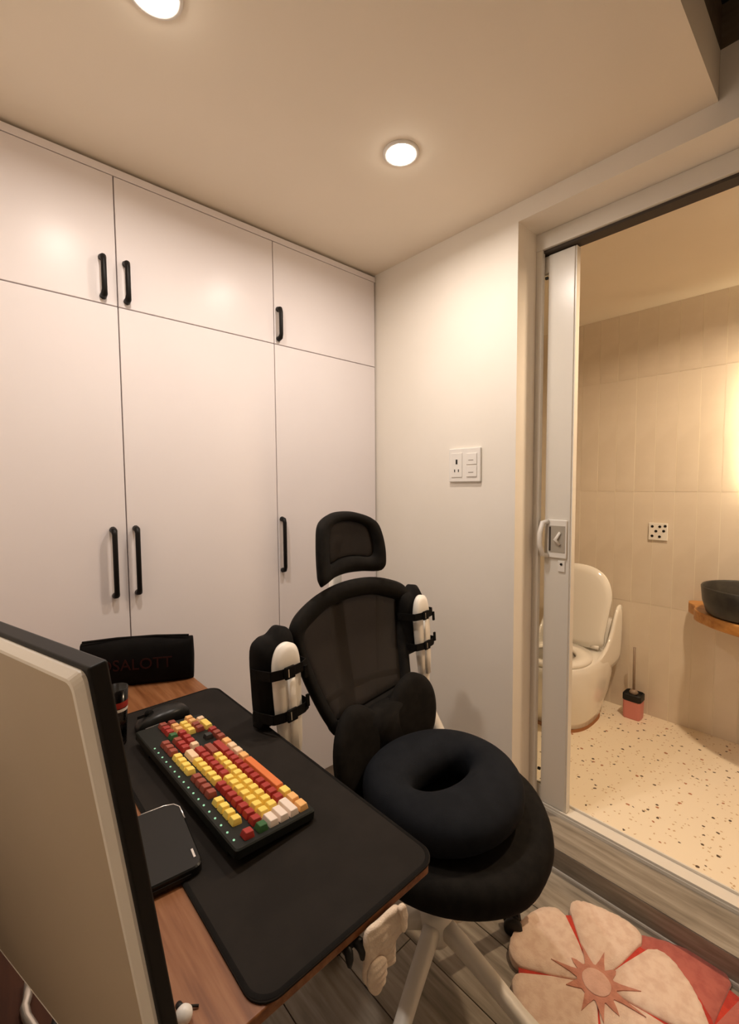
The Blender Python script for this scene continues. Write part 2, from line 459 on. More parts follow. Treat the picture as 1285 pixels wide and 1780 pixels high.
# sliding glass door, pushed open behind the wall; only its leading stile shows in the doorway
door = bpy.data.objects.new('door_1', None); link(door)
struct(door, 'sliding glass door pushed open, only its pale aluminium stile and handle showing', 'door')
dz0, dz1 = HS + .016, 2.118
YE = 0.02
obj('stile', bx(0.156, 0.190, -0.846, -0.752, dz0, dz1), 'alu_white', door, bevel=0.003)
obj('stile', bx(0.156, 0.190, YE - .085, YE, dz0, dz1), 'alu_white', door, bevel=0.003)
obj('bottom_rail', bx(0.160, 0.186, -0.752, YE - .085, dz0, dz0 + .06), 'alu_white', door, bevel=0.002)
obj('top_rail', bx(0.160, 0.186, -0.752, YE - .085, 2.06, dz1), 'alu_white', door, bevel=0.002)
obj('edge_strip', bx(0.160, 0.188, -0.850, -0.846, dz0, dz1), 'alu_white', door)
obj('glass_pane', bx(0.170, 0.176, -0.752, YE - .085, dz0 + .06, 2.06), 'pane_glass', door)
# handle: a cup plate bridged by a bow grip
hz = 1.105
hp = obj('handle', bx(0.148, 0.156, -0.838, -0.762, hz - .070, hz + .070), 'white_plastic', door, bevel=0.004)
b = bmesh.new()
tube(b, [(0.150, -0.768, hz - .062), (0.128, -0.758, hz - .058), (0.116, -0.754, hz - .02), (0.116, -0.754, hz + .02), (0.128, -0.758, hz + .058), (0.150, -0.768, hz + .062)], [.009, .0095, .0095, .0095, .0095, .009], 10)
obj('grip', b, 'white_plastic', hp, smooth=True)
obj('finger_recess', bx(0.1465, 0.1485, -0.832, -0.775, hz - .048, hz + .048), 'recess_grey', hp)
obj('shadow_slot', bx(0.1458, 0.1466, -0.781, -0.774, hz - .044, hz + .044), 'gap_dark', hp)
b = bmesh.new(); tube(b, [(0.146, -0.815, hz + .025), (0.140, -0.800, hz - .002), (0.146, -0.815, hz - .02)], [.005, .007, .005], 8)
obj('latch_lever', b, 'white_plastic', hp, smooth=True)
lk = obj('lock_plate', bx(0.151, 0.156, -0.832, -0.806, hz - .118, hz - .078), 'white_plastic', door, bevel=0.002)
b = bmesh.new(); tube(b, [(0.152, -0.819, hz - .090), (0.149, -0.819, hz - .090)], .0045, 10); obj('keyhole', b, 'plastic_dark', lk)
obj('bumper', bx(0.150, 0.158, -0.7515, -0.742, 2.035, 2.043), 'plastic_dark', door)
obj('bumper', bx(0.150, 0.158, -0.7515, -0.742, 0.215, 0.223), 'plastic_dark', door)

# ------------------------------------------------------------------ bathroom shell
BX, BZ, BC = 1.25, 0.06, 2.208
struct(obj('floor_bathroom', bx(0.216, BX + .1, -2.1, 0.12, -0.05, BZ), 'terrazzo'), 'cream terrazzo bathroom floor with dark and rusty chips', 'floor')
struct(obj('ceiling_bathroom', bx(0.127, BX + .1, -2.1, 0.12, BC, BC + .08), 'bath_ceiling_paint'), 'warm lit bathroom ceiling seen through the doorway', 'ceiling')
fw = struct(obj('wall_bathroom_far', bx(BX, BX + .1, -2.1, 0.12, BZ, BC), 'bath_grout'), 'bathroom wall of narrow vertical cream tiles', 'wall')
tw, thh = 0.094, 0.6
tm = mesh_of(bx(-0.0015, 0.0, -tw / 2 + .0015, tw / 2 - .0015, -thh / 2 + .0007, thh / 2 - .0007), 'bath_tile')
yy = -0.007
while yy > -2.06:
    zz = BZ + thh / 2
    while zz < BC:
        h = min(thh, BC - (zz - thh / 2))
        o = piece('wall_tile', tm, fw, (BX - 0.0 , yy, zz - thh / 2 + h / 2), scale=(1.0 + random.uniform(-.25, .35), 1, h / thh))
        zz += thh
    yy -= tw
struct(obj('wall_bathroom_side', bx(0.127, BX, 0.04, 0.12, BZ, BC), 'bath_tile'), 'bathroom side wall behind the toilet', 'wall')
struct(obj('wall_bathroom_end', bx(0.20, BX, -2.1, -2.02, BZ, BC), 'bath_tile'), 'bathroom end wall beyond the basin', 'wall')

# ================================================================== CEILING LAMPS
def downlight(x, y, z, label, lens, watts, col, group, r=0.041, spread=170):
    t = thing('ceiling_downlight', label, 'ceiling light', (x, y, z), 0, group)
    b = bmesh.new()
    lathe(b, [(r, 0.0), (r + .011, 0.0), (r + .0105, -.003), (r + .004, -.006), (r, -.005)], n=40, cap=False)
    obj('trim_ring', b, 'white_plastic', t, smooth=True)
    b = bmesh.new()
    lathe(b, [(r, -.001), (r, -.005), (r * .8, -.011), (r * .5, -.0145), (r * .2, -.016)], n=40)
    obj('lens', b, lens, t, smooth=True)
    ld = bpy.data.lights.new('lamp', 'AREA'); ld.shape = 'DISK'; ld.size = r * 2; ld.energy = watts; ld.color = col; ld.spread = math.radians(spread)
    lo = bpy.data.objects.new('lamp', ld); link(lo, t); lo.location = (0, 0, -.0185)
    return t
downlight(-0.461, -0.612, H, 'round glowing ceiling light above the chair, nearer the doorway', 'lamp_lens', ROOM_W, ROOM_COL, 'downlights in the study ceiling')
downlight(-1.118, -0.586, H, 'round ceiling light cut by the top edge, above the desk', 'lamp_lens', ROOM_W, ROOM_COL, 'downlights in the study ceiling')
downlight(0.50, -1.30, BC, 'added bathroom ceiling light out of view, over the floor before the basin', 'bath_fill_lens', BATH_FILL_W, BATH_FILL_COL, None, spread=160)  # added lamp, placed out of view to brighten the bathroom

# ================================================================== WARDROBE (three tall cabinets, three top cabinets)
W = 0.53
ZM, ZT, ZTOP = 1.8401, 2.214, 2.2386
def cabinet(name, i, z0, z1, hx, hz0, hz1, label, cat, dz0, dz1, group):
    xr = -i * W; xl = xr - W
    t = thing(name, label, cat, ((xl + xr) / 2, 0.28, z0), 0, group)
    cx = (xl + xr) / 2
    m = Matrix.Translation((-cx, -0.28, -z0))
    bo = obj('body', box(bmesh.new(), xl + .001, xr - .001, 0.003, 0.585, z0, z1, m), 'cabinet_side', t)
    gapr = .010 if i == 0 else .0016
    d = obj('door', box(bmesh.new(), xl + .0016, xr - gapr, -.018, 0.0, dz0, dz1, m), 'cabinet_white', t, bevel=0.0012)
    b = bmesh.new(); r = .0058
    x = hx
    pts = [(x, -.020, hz0 + .002), (x, -.036, hz0 + .005), (x, -.041, hz0 + .016), (x, -.041, hz1 - .016), (x, -.036, hz1 - .005), (x, -.020, hz1 - .002)]
    r = .0074
    tube(b, [m @ Vector(p) for p in pts], [r * 1.3, r * 1.2, r, r, r * 1.2, r * 1.3], 10)
    obj('handle', b, 'black_metal', d, smooth=True)
    return t
G1, G2 = 'tall wardrobe cabinets along the back', 'top cabinets above the wardrobes'
HX = [-0.513, -1.036, -1.099]
tall_lab = ['tall white wardrobe door behind the chair, against the doorway wall', 'tall white wardrobe door behind the black pouch, middle of three', 'tall white wardrobe door at the left edge above the monitor']
top_lab = ['narrowest-looking white top cabinet in the room corner, with small black handle', 'white top cabinet in the middle of the row, shiny lamp reflection', 'white top cabinet at the left edge, handle on its right side']
for i in range(3):
    cabinet('tall_wardrobe', i, 0.0, ZM - .001, HX[i], 0.973, 1.178, tall_lab[i], 'wardrobe', 0.08, ZM - .0016, G1)
    cabinet('top_cabinet', i, ZM + .001, ZTOP, HX[i], 1.858, 1.972, top_lab[i], 'cabinet', ZM + .0016, ZT, G2)
struct(obj('trim_4', bx(XL, -.004, -.018, 0.002, ZT + .0025, ZTOP), 'cabinet_white', bevel=0.001), 'thin white strip along the top of the wardrobes', 'trim')
struct(obj('trim_5', bx(XL, -1.5915, -.016, 0.002, 0.0, ZT), 'cabinet_white'), 'white filler strip beside the wardrobes', 'trim')

# ================================================================== WALL SWITCH
sw = thing('wall_switch', 'white square switch and socket plate on the wall beside the doorway', 'switch', (0.0, -0.512, 1.378))
obj('plate', bx(-0.011, -0.0005, -0.072, 0.072, -0.064, 0.064), 'white_plastic', sw, bevel=0.003)
so = obj('socket', bx(-0.0135, -0.011, 0.008, 0.058, -0.046, 0.046), 'white_plastic', sw, bevel=0.001)
obj('slot', bx(-0.0142, -0.0134, 0.029, 0.037, 0.004, 0.022), 'plastic_dark', so)
obj('slot', bx(-0.0142, -0.0134, 0.022, 0.026, -0.026, -0.016), 'plastic_dark', so)
obj('slot', bx(-0.0142, -0.0134, 0.040, 0.044, -0.026, -0.016), 'plastic_dark', so)
for zz in (0.022, -0.024):
    r_ = obj('rocker', bx(-0.0145, -0.011, -0.058, -0.012, zz - .021, zz + .021), 'white_plastic', sw, bevel=0.0015)
    obj('mark', bx(-0.0150, -0.0144, -0.044, -0.022, zz - .006, zz - .003), 'alu_dull', r_)

# ================================================================== BATHROOM THINGS
dv = thing('vent_cover', 'small white square plate with dark round dots on the bathroom wall', 'vent', (BX - .0055, -0.832, 1.052))
obj('plate', bx(-0.006, 0.0, -0.043, 0.043, -0.045, 0.045), 'ceramic', dv, bevel=0.002)
for (yy, zz) in ((.026, .026), (-.008, .026), (.009, .002), (-.026, .004), (.026, -.024), (-.008, -.026), (-.032, .030)):
    b = bmesh.new(); tube(b, [(-.0058, yy, zz), (-.0072, yy, zz)], .0068, 12); obj('hole', b, 'plastic_dark', dv)

# toilet, facing the glass door, lid up
TY = -0.49
toi = thing('toilet', 'rounded white one-piece toilet with its lid raised, half hidden by the door stile', 'toilet', (0.95, TY, BZ))
def trow(z, xf, xb, hw, e=3.1, n=48):
    cx = (xf + xb) / 2; a = (xb - xf) / 2
    pts = []
    for k in range(n):
        t = 2 * PI * k / n; c, s = math.cos(t), math.sin(t)
        px = a * math.copysign(abs(c) ** (2 / e), c); py = hw * math.copysign(abs(s) ** (2 / e), s)
        py *= 1.0 - 0.16 * max(0, -px / a) ** 2
        pts.append((cx + px - 0.95, py, z - BZ))
    return pts
b = bmesh.new()
loft(b, [trow(BZ + .012, .74, 1.12, .155), trow(BZ + .06, .715, 1.14, .166), trow(BZ + .15, .665, 1.195, .187), trow(BZ + .24, .635, 1.222, .197), trow(BZ + .31, .622, 1.226, .198), trow(BZ + .345, .622, 1.205, .192), trow(BZ + .352, .632, 1.20, .186)])
body = obj('bowl', b, 'ceramic', toi, smooth=True)
b = bmesh.new()
def ear(u):
    return 0
# raised back shoulder of the body behind the seat
def brow(z, xf, xb, hw, n=40):
    return [(x + (xf + xb) / 2 - 0.95, y, z - BZ) for x, y in sell((xb - xf) / 2, hw, n, 3.2)]
loft(b, [brow(BZ + .30, 1.06, 1.215, .194), brow(BZ + .40, 1.10, 1.226, .194), brow(BZ + .47, 1.125, 1.228, .190), brow(BZ + .50, 1.14, 1.226, .180)])
obj('cistern', b, 'ceramic', toi, smooth=True)
eo = [(.89, .335), (.95, .365), (1.02, .405), (1.075, .465), (1.115, .53), (1.15, .575), (1.195, .585), (1.222, .55), (1.226, .45), (1.215, .33), (1.18, .28), (1.05, .27), (.95, .295)]
ep = [(p.x - .95, p.y) for p in spline([(x, z, 0) for x, z in eo], 60)]
for sg in (-1, 1):
    obj('shoulder', disc_panel(ep, .014, lambda x, z, d: (x, sg * (.186 - .03 * max(0, -x / .06) ** 2 * .3) + d, z), crown=.003), 'ceramic', toi, smooth=True)
obj('floor_seal', loft(bmesh.new(), [trow(BZ, .728, 1.13, .160), trow(BZ + .013, .735, 1.125, .157)]), 'caulk_brown', toi)
# seat ring
n = 40
def orow(sc, z, hole=False):
    cx, a, hw = (0.815, .19, .178)
    if hole: cx, a, hw = (0.80, .125, .105)
    return [(cx + a * sc * math.cos(2 * PI * k / n) - .95, hw * sc * math.sin(2 * PI * k / n), z - BZ) for k in range(n)]
b = bmesh.new()
R_ = [orow(1.0, BZ + .353), orow(1.02, BZ + .362), orow(1.0, BZ + .374), orow(1.06, BZ + .374, True), orow(1.0, BZ + .366, True), orow(1.0, BZ + .353, True)]
RR = [[b.verts.new(p) for p in r] for r in R_]
for i in range(len(RR)):
    for k in range(n):
        b.faces.new((RR[i][k], RR[i][(k + 1) % n], RR[(i + 1) % len(RR)][(k + 1) % n], RR[(i + 1) % len(RR)][k]))
obj('seat', b, 'ceramic', toi, smooth=True)
b = bmesh.new(); loft(b, [orow(1.0, BZ + .353, True), orow(.98, BZ + .3535, True)]); obj('bowl_opening', b, 'alu_dull', toi)
for yy in (-.12, .12):
    b = bmesh.new(); tube(b, [(1.035 - .95, yy - .02, .372), (1.035 - .95, yy + .02, .372)], .011, 10); obj('hinge', b, 'white_plastic', toi, smooth=True)
lidp = [(0, .0)] 
lo = [(-.145, .372), (-.160, .44), (-.172, .55), (-.180, .65), (-.152, .735), (-.09, .785), (0, .80), (.09, .785), (.152, .735), (.180, .65), (.172, .55), (.160, .44), (.145, .372), (0, .365)]
lo = spline([(a_, b_, 0) for a_, b_ in lo], 56)
obj('lid', disc_panel([(p.x, p.y) for p in lo], .018, lambda x, z, d: (1.048 - .95 + (z - .37) * .16 + d - .02 * (1 - (x / .2) ** 2), x, z), crown=0.004), 'ceramic', toi, smooth=True)

br = thing('toilet_brush', 'pink toilet brush holder with black rim and thin handle, beside the toilet', 'toilet brush', (1.168, -0.762, BZ))
b = bmesh.new()
loft(b, [[(x, y, z) for x, y in sell(.036 + s_, .040 + s_, 24, 6)] for s_, z in ((0, 0), (.002, .005), (.003, .095))])
obj('holder', b, 'pink_plastic', br, smooth=False)
b = bmesh.new()
loft(b, [[(x, y, z) for x, y in sell(a_, a_ + .004, 24, 6)] for a_, z in ((.038, .095), (.041, .098), (.041, .128), (.036, .133), (.030, .122))])
obj('rim', b, 'plastic_dark', br)
b = bmesh.new(); lathe(b, [(.018, .122), (.022, .136), (.012, .150)], n=16); obj('brush_collar', b, 'grey_rod', br, smooth=True)
b = bmesh.new(); tube(b, [(0, 0, .14), (0.004, 0.003, .375)], .0062, 10); obj('handle', b, 'grey_rod', br, smooth=True)

# wooden counter with natural edge, fixed to the far wall
CZ = 0.722
ct = thing('wooden_counter', 'thick honey brown wooden slab under the black basin', 'counter', (1.10, -1.41, CZ))
outl = spline([(1.244, -1.035, 0), (1.10, -1.022, 0), (1.04, -1.032, 0), (0.985, -1.075, 0), (0.92, -1.15, 0), (0.875, -1.25, 0), (0.86, -1.40, 0), (0.86, -1.60, 0), (0.87, -1.80, 0), (1.244, -1.82, 0)], 60)
b = bmesh.new()
loft(b, [[(p.x - 1.10 + dx_, p.y + 1.40, z) for p in outl] for dx_, z in ((0.006, -.050), (0, -.045), (0, -.005), (0.004, 0.0))])
obj('slab', b, 'counter_wood', ct)
for yy in (-1.18, -1.68):
    obj('bracket', bx(1.0 - 1.10, 1.2455 - 1.10, yy + 1.40 - .012, yy + 1.40 + .012, -.070, -.0505), 'black_metal', ct)
bs = thing('vessel_basin', 'round matte black vessel basin standing on the wooden counter', 'basin', (1.055, -1.248, CZ + .0005))
b = bmesh.new()
lathe(b, [(.02, 0), (.150, 0), (.166, .010), (.181, .06), (.187, .122), (.184, .127), (.180, .122), (.172, .06), (.150, .022), (.02, .018)], n=56)
obj('bowl', b, 'basin_black', bs, smooth=True)
b = bmesh.new(); lathe(b, [(.022, .019), (.022, .0215), (.014, .023)], n=20); obj('drain', b, 'steel', bs, smooth=True)

mi = thing('backlit_mirror', 'backlit bathroom mirror glowing at the right edge above the basin', 'mirror', (BX - .005, -1.47, 1.55))
obj('mirror_glass', bx(-.040, -.034, -.295, .295, -.31, .31), 'mirror_glass', mi, bevel=0.002)
obj('backing', bx(-.034, -.001, -.24, .24, -.26, .26), 'white_plastic', mi)
b = bmesh.new()
for a_ in (-1, 1):
    box(b, -.030, -.010, a_ * .2425 - .002, a_ * .2425 + .002, -.26, .26)
    box(b, -.030, -.010, -.24, .24, a_ * .2625 - .002, a_ * .2625 + .002)
obj('light_strip', b, 'mirror_led', mi)

# ================================================================== DESK
DZ = 0.7465
desk = thing('desk', 'reddish brown wooden desk in front of the wardrobes', 'desk', (-1.24, -0.60, 0.0))
dx, dy = -1.24, -0.60
D = lambda bm_: bm_
def dbox(x0, x1, y0, y1, z0, z1): return bx(x0 - dx, x1 - dx, y0 - dy, y1 - dy, z0, z1)
obj('desktop', dbox(-1.364, -0.952, -1.1285, -0.055, DZ - .015, DZ), 'desk_wood', desk, bevel=0.0025)
for yy in (-0.86, -0.30):
    lg = obj('leg', dbox(-1.25, -1.18, yy - .04, yy + .04, .0325, DZ - .0555), 'shell_white', desk, bevel=0.004)
    obj('foot', dbox(-1.35, -1.06, yy - .035, yy + .035, 0.0005, .032), 'shell_white', desk, bevel=0.006)
    obj('top_bracket', dbox(-1.34, -1.02, yy - .03, yy + .03, DZ - .055, DZ - .0155), 'shell_white', desk, bevel=0.003)
obj('cross_beam', dbox(-1.24, -1.19, -0.82, -0.34, DZ - .055, DZ - .0155), 'shell_white', desk)

# dark cabinet between desk and wall, carrying the monitor
sc_ = thing('side_cabinet', 'dark brown wooden cabinet behind the desk, at the lower left under the monitor', 'cabinet', (-1.49, -0.60, 0.0))
obj('carcass', bx(-.122, .121, -.53, .54, 0.0005, DZ - .020), 'dark_walnut', sc_, bevel=0.002)
obj('top_board', bx(-.124, .1245, -.535, .542, DZ - .0195, DZ), 'dark_walnut', sc_, bevel=0.002)
for k in range(3):
    dd = obj('door', bx(-.12 + .2412, -.12 + .2440, -.52 + k * .352, -.52 + k * .352 + .346, .06, DZ - .03), 'dark_walnut', sc_)
# desk mat
MZ = DZ + .0035
b = bmesh.new()
def rrect(x0, x1, y0, y1, r, n=8):
    out = []
    for (cx, cy, a0) in ((x1 - r, y1 - r, 0), (x0 + r, y1 - r, 90), (x0 + r, y0 + r, 180), (x1 - r, y0 + r, 270)):
        for k in range(n + 1):
            t = math.radians(a0 + 90 * k / n); out.append((cx + r * math.cos(t), cy + r * math.sin(t)))
    return out
loft(b, [[(x, y, z) for x, y in rrect(-1.233 + i_, -.933 - i_, -1.131 + i_, -.345 - i_, .03)] for i_, z in ((0, DZ + .0004), (0, MZ - .0008), (.0012, MZ))])
mat_o = tag(obj('desk_mat', b, 'mat_black'), 'large black fabric desk mat with rounded corners under the keyboard', 'desk mat')
b = bmesh.new()
po = rrect(-1.232, -.934, -1.130, -.346, .03); pi_ = rrect(-1.2285, -.9375, -1.1265, -.3495, .027)
vo_ = [b.verts.new((x, y, MZ + .0002)) for x, y in po]; vi_ = [b.verts.new((x, y, MZ + .0009)) for x, y in pi_]
vj_ = [b.verts.new((x * 1 + 0, y, MZ + .0001)) for x, y in rrect(-1.2265, -.9395, -1.1245, -.3515, .026)]
for A_, B_ in ((vo_, vi_), (vi_, vj_)):
    for k in range(len(A_)): b.faces.new((A_[k], A_[(k + 1) % len(A_)], B_[(k + 1) % len(A_)], B_[k]))
obj('stitched_edge', b, 'foam_black', mat_o, smooth=True)

# ------------------------------------------------------------------ keyboard
U = 0.01905
KL, KD = 22.5 * U + .016, 6.5 * U + .020
kb = thing('keyboard', 'full-size mechanical keyboard with red, yellow and cream keycaps on the mat', 'keyboard', (-1.105, -0.727, MZ + .0066), PI / 2)
# local: +x runs from the user's left (toward the viewer) to the right, +y from the user's side to the far side
kb.rotation_euler = (math.radians(5.0), 0, PI / 2 + math.radians(1.8))
hk = KD / 2
b = bmesh.new()
loft(b, [[(x, y, z) for x, y in rrect(-KL / 2 - s_, KL / 2 + s_, -hk - s_, hk + s_, .006, 4)] for s_, z in ((-.004, .0), (0, .004), (0, .016), (-.002, .018))])
case = obj('case', b, 'keyboard_case', kb)
for xx in (-.17, .17):
    obj('foot', bx(xx - .018, xx + .018, hk - .020, hk - .006, -.0105, .0), 'keyboard_case', kb)
_kc = {}
def keycap(wu, col):
    key = (wu, col)
    if key not in _kc:
        w_ = wu * U / 2 - .0011; d_ = U / 2 - .0011
        b = bmesh.new()
        loft(b, [[(x, y, z) for x, y in rrect(-w_ + i_, w_ - i_, -d_ + i_ * .8, d_ - i_ * .8, .0015, 2)] for i_, z in ((0, 0), (.0006, .003), (.0022, .0085), (.0030, .0092))])
        _kc[key] = mesh_of(b, 'key_' + col)
    return _kc[key]
rows = [
    (0.0, [(1, 'red', 0)] + [(1, 'yellow', 1 if i == 0 else 0) for i in range(4)] + [(1, 'brick', .5 if i == 0 else 0) for i in range(4)] + [(1, 'yellow', .5 if i == 0 else 0) for i in range(4)] + [(1, 'brick', .25 if i == 0 else 0) for i in range(3)]),
    (1.25, [(1, 'green', 0)] + [(1, 'red', 0)] * 7 + [(1, 'yellow', 0)] * 5 + [(2, 'cream', 0)] + [(1, 'red', .25), (1, 'red', 0), (1, 'brick', 0)] + [(1, 'green', .25), (1, 'red', 0), (1, 'red', 0), (1, 'brick', 0)]),
    (2.25, [(1.5, 'white', 0)] + [(1, 'yellow', 0)] * 7 + [(1, 'red', 0)] * 5 + [(1.5, 'red', 0)] + [(1, 'cream', .25), (1, 'red', 0), (1, 'red', 0)] + [(1, 'red', .25), (1, 'amber', 0), (1, 'amber', 0), (1, 'brick', 0)]),
    (3.25, [(1.75, 'white', 0)] + [(1, 'yellow', 0)] * 9 + [(1, 'yellow', 0), (1, 'yellow', 0), (2.25, 'brick', 0)] + [(1, 'yellow', 3.5), (1, 'yellow', 0), (1, 'yellow', 0)]),
    (4.25, [(2.25, 'white', 0)] + [(1, 'red', 0)] * 10 + [(2.75, 'red', 0)] + [(1, 'black', 1.25)] + [(1, 'brick', 1.25), (1, 'brick', 0), (1, 'amber', 0), (1, 'amber', 0)]),
    (5.25, [(1.25, 'amber', 0), (1.25, 'amber', 0), (1.25, 'yellow', 0), (6.25, 'orange', 0), (1.25, 'amber', 0), (1.25, 'cream', 0), (1.25, 'cream', 0), (1.25, 'amber', 0)] + [(1, 'brick', .25), (1, 'brick', 0), (1, 'red', 0)] + [(2, 'yellow', .25), (1, 'cream', 0)]),
]
for vrow, keys in rows:
    u = 0.0
    for wu, col, gap in keys:
        u += gap
        piece('keycap', keycap(wu, col), kb, (-11.25 * U + (u + wu / 2) * U, hk - .018 - (vrow + .5) * U, .0182), (math.radians(1.5 * (2.5 - vrow)), 0, 0))
        u += wu
lm = mesh_of(lathe(bmesh.new(), [(.0017, 0), (.0017, .0010), (.0009, .0014)], n=10), 'led_green')
for i in range(17):
    piece('indicator_light', lm, kb, (-KL / 2 + .022 + i * .0205, hk - .008, .018))

# ------------------------------------------------------------------ mouse beyond the number pad
ms = thing('computer_mouse', 'glossy black computer mouse at the far end of the keyboard', 'mouse', (-1.108, -0.452, MZ + .0006), math.radians(4))
def mrow(z, s):
    return [(x * (1.0), y * (1 + .10 * math.cos(x / .06 * PI)), z) for x, y in sell(.061 * s, .031 * s, 40, 2.8)]
b = bmesh.new(); rings = []
for s, z in ((.90, 0), (.97, .003), (1.0, .010), (.97, .020), (.88, .029), (.72, .0345), (.5, .0375), (.25, .0385), (.05, .0388)):
    rings.append([(x, y, z * (1.0 - .25 * (x / .061) ** 2 + .06 * x / .061)) for x, y, _ in mrow(z, s)])
loft(b, rings); obj('shell', b, 'mouse_black', ms, smooth=True)
b = bmesh.new(); tube(b, [(-.030, -.004, .034), (-.030, .004, .034)], .009, 16); obj('scroll_wheel', b, 'foam_black', ms, smooth=True)
obj('side_strip', bx(-.05, -.02, -.0318, -.0305, .012, .018), 'silver', ms)
obj('button_gap', bx(-.056, -.006, -.0006, .0006, .030, .0365), 'plastic_dark', ms)

# ------------------------------------------------------------------ flat black drive by the monitor
hd_ = thing('portable_drive', 'flat black electronic device with silver edge marks beside the keyboard', 'hard drive', (-1.2602, -0.832, DZ + .001), math.radians(-7))
b = bmesh.new()
loft(b, [[(x, y, z) for x, y in rrect(-.068 - s_, .068 + s_, -.080 - s_, .080 + s_, .014, 6)] for s_, z in ((-.004, .0), (0, .003), (0, .0145), (-.002, .0165))])
obj('case', b, 'mouse_black', hd_)
obj('silver_mark', bx(.0585, .0615, -.062, -.044, .0158, .0172), 'silver', hd_)
obj('silver_mark', bx(-.030, -.008, -.0785, -.0755, .0158, .0172), 'silver', hd_)
b = bmesh.new(); tube(b, [(.010, .0795, .0155), (.045, .0795, .0155), (.060, .074, .0155), (.067, .062, .0155), (.0675, .03, .0155)], .0014, 6); obj('silver_edge', b, 'silver', hd_, smooth=True)
b = bmesh.new()
box(b, -.050, .050, -.0815, -.0795, .005, .010); obj('port_strip', b, 'plastic_dark', hd_)

# ------------------------------------------------------------------ pouch with lettering, standing at the far end of the desk
pang = math.radians(-30)
pu = thing('pencil_case', 'black fabric pouch with faint red lettering standing at the far end of the desk', 'pouch', (-1.083, -0.170, DZ + .0008), pang)
PL, PH, PT = .148, .128, .030
b = bmesh.new(); rings = []
for t in range(13):
    z = PH * t / 12
    bul = math.sin(PI * min(1, (z / PH) * 1.0)) ** .5 if 0 < t < 12 else 0
    th_ = PT * (.35 + .65 * bul)
    if t == 12: th_ = PT * .25
    rings.append([(x * (1.0 - .02 * abs(z / PH - .5)), y + .010 * (x / PL) ** 2, z + .006 * math.cos(x / PL * PI) * (1 if t == 12 else 0)) for x, y in sell(PL, th_, 48, 5)])
loft(b, rings)
pb = obj('bag', b, 'pouch_black', pu, smooth=True)
b = bmesh.new(); tube(b, [(-PL + .01, -.004, PH + .001), (-.05, -.003, PH + .006), (.05, -.003, PH + .006), (PL - .01, -.004, PH + .001)], .0035, 8); obj('zip', b, 'foam_black', pu, smooth=True)
def text_mesh(s, size, depth, mat):
    cu = bpy.data.curves.new('lettering', 'FONT'); cu.body = s; cu.size = size; cu.extrude = depth; cu.align_x = 'CENTER'; cu.align_y = 'CENTER'; cu.resolution_u = 3
    to = bpy.data.objects.new('lettering', cu); C.objects.link(to)
    bpy.context.view_layer.update()
    me = bpy.data.meshes.new_from_object(to.evaluated_get(bpy.context.evaluated_depsgraph_get()))
    bpy.data.objects.remove(to); bpy.data.curves.remove(cu)
    me.materials.clear(); me.materials.append(MATS[mat])
    return me
tm_ = text_mesh('DSALOTT', .048, .0006, 'print_red')
piece('lettering', tm_, pu, (.004, -PT - .0006, .064), (PI / 2, 0, 0), (0.88, 0.92, 1.0))

# ------------------------------------------------------------------ tumbler half hidden by the monitor
cp = thing('tumbler', 'slim smoky tumbler with a white band, half hidden behind the monitor edge', 'cup', (-1.208, -0.475, MZ + .0005))
b = bmesh.new(); lathe(b, [(.004, 0), (.015, 0), (.0165, .004), (.0235, .125), (.0225, .125), (.0155, .008), (.004, .006)], n=32); obj('cup', b, 'cup_plastic', cp, smooth=True)
b = bmesh.new(); lathe(b, [(.0210, .077), (.0213, .083)], n=32, cap=False); lathe(b, [(.0212, .077), (.0215, .083)], n=32, cap=False); obj('white_band', b, 'white_plastic', cp, smooth=True)
b = bmesh.new(); lathe(b, [(.004, .0065), (.0152, .0085), (.0195, .076), (.003, .076)], n=24); obj('dark_filling', b, 'alu_dull', cp, smooth=True)
b = bmesh.new(); lathe(b, [(.0218, .085), (.0224, .098)], n=32, cap=False); lathe(b, [(.0216, .085), (.0222, .098)], n=32, cap=False); obj('red_print', b, 'key_red', cp, smooth=True)

# ------------------------------------------------------------------ monitor seen from behind
a_ = math.radians(-15.7); tb = math.radians(7.8)
mdir = Vector((math.sin(a_), math.cos(a_), 0)); mn = Vector((math.cos(a_), -math.sin(a_), 0))
mup = Vector((0, 0, 1)) * math.cos(tb) - mn * math.sin(tb); mnn = mn * math.cos(tb) + Vector((0, 0, 1)) * math.sin(tb)
MN = Vector((-1.3805, -1.250, 1.2063)); MW, MH = 0.61, 0.387
mbase = MN + mdir * (MW * .66); mbase.z = DZ + .001
mo = thing('computer_monitor', 'large monitor seen from behind, pale back panel and black edge, on the desk', 'monitor', mbase)
Mm = Matrix((mdir, mnn, mup)).transposed().to_4x4(); Mm.translation = MN - mbase
# local u along width (0..MW), v thickness (0 front, negative back), w up (0 top, negative down)
def mbox(u0, u1, v0, v1, w0, w1): return box(bmesh.new(), u0, u1, v0, v1, w0, w1, Mm)
obj('bezel', mbox(0, MW, -.0115, 0, -MH, 0), 'monitor_black', mo, bevel=0.002)
obj('screen', mbox(.006, MW - .006, 0, .0006, -MH + .018, -.006), 'screen_black', mo)
b = bmesh.new()
def mring(i_, v): return [Mm @ Vector((x, v, z)) for x, z in rrect(.0025 + i_, MW - .0025 - i_, -MH + .002 + i_, -.0025 - i_, .006, 4)]
loft(b, [mring(0, -.0112), mring(0, -.0135), mring(.0030, -.0180), mring(.0050, -.0184), mring(.0055, -.0176)], cap1=False)
obj('back_rim', b, 'monitor_rim_lit', mo)
b = bmesh.new(); loft(b, [mring(.0051, -.0172), mring(.0054, -.0179)]); obj('back_panel', b, 'monitor_back', mo)
cu_ = MW * .66
b = bmesh.new()
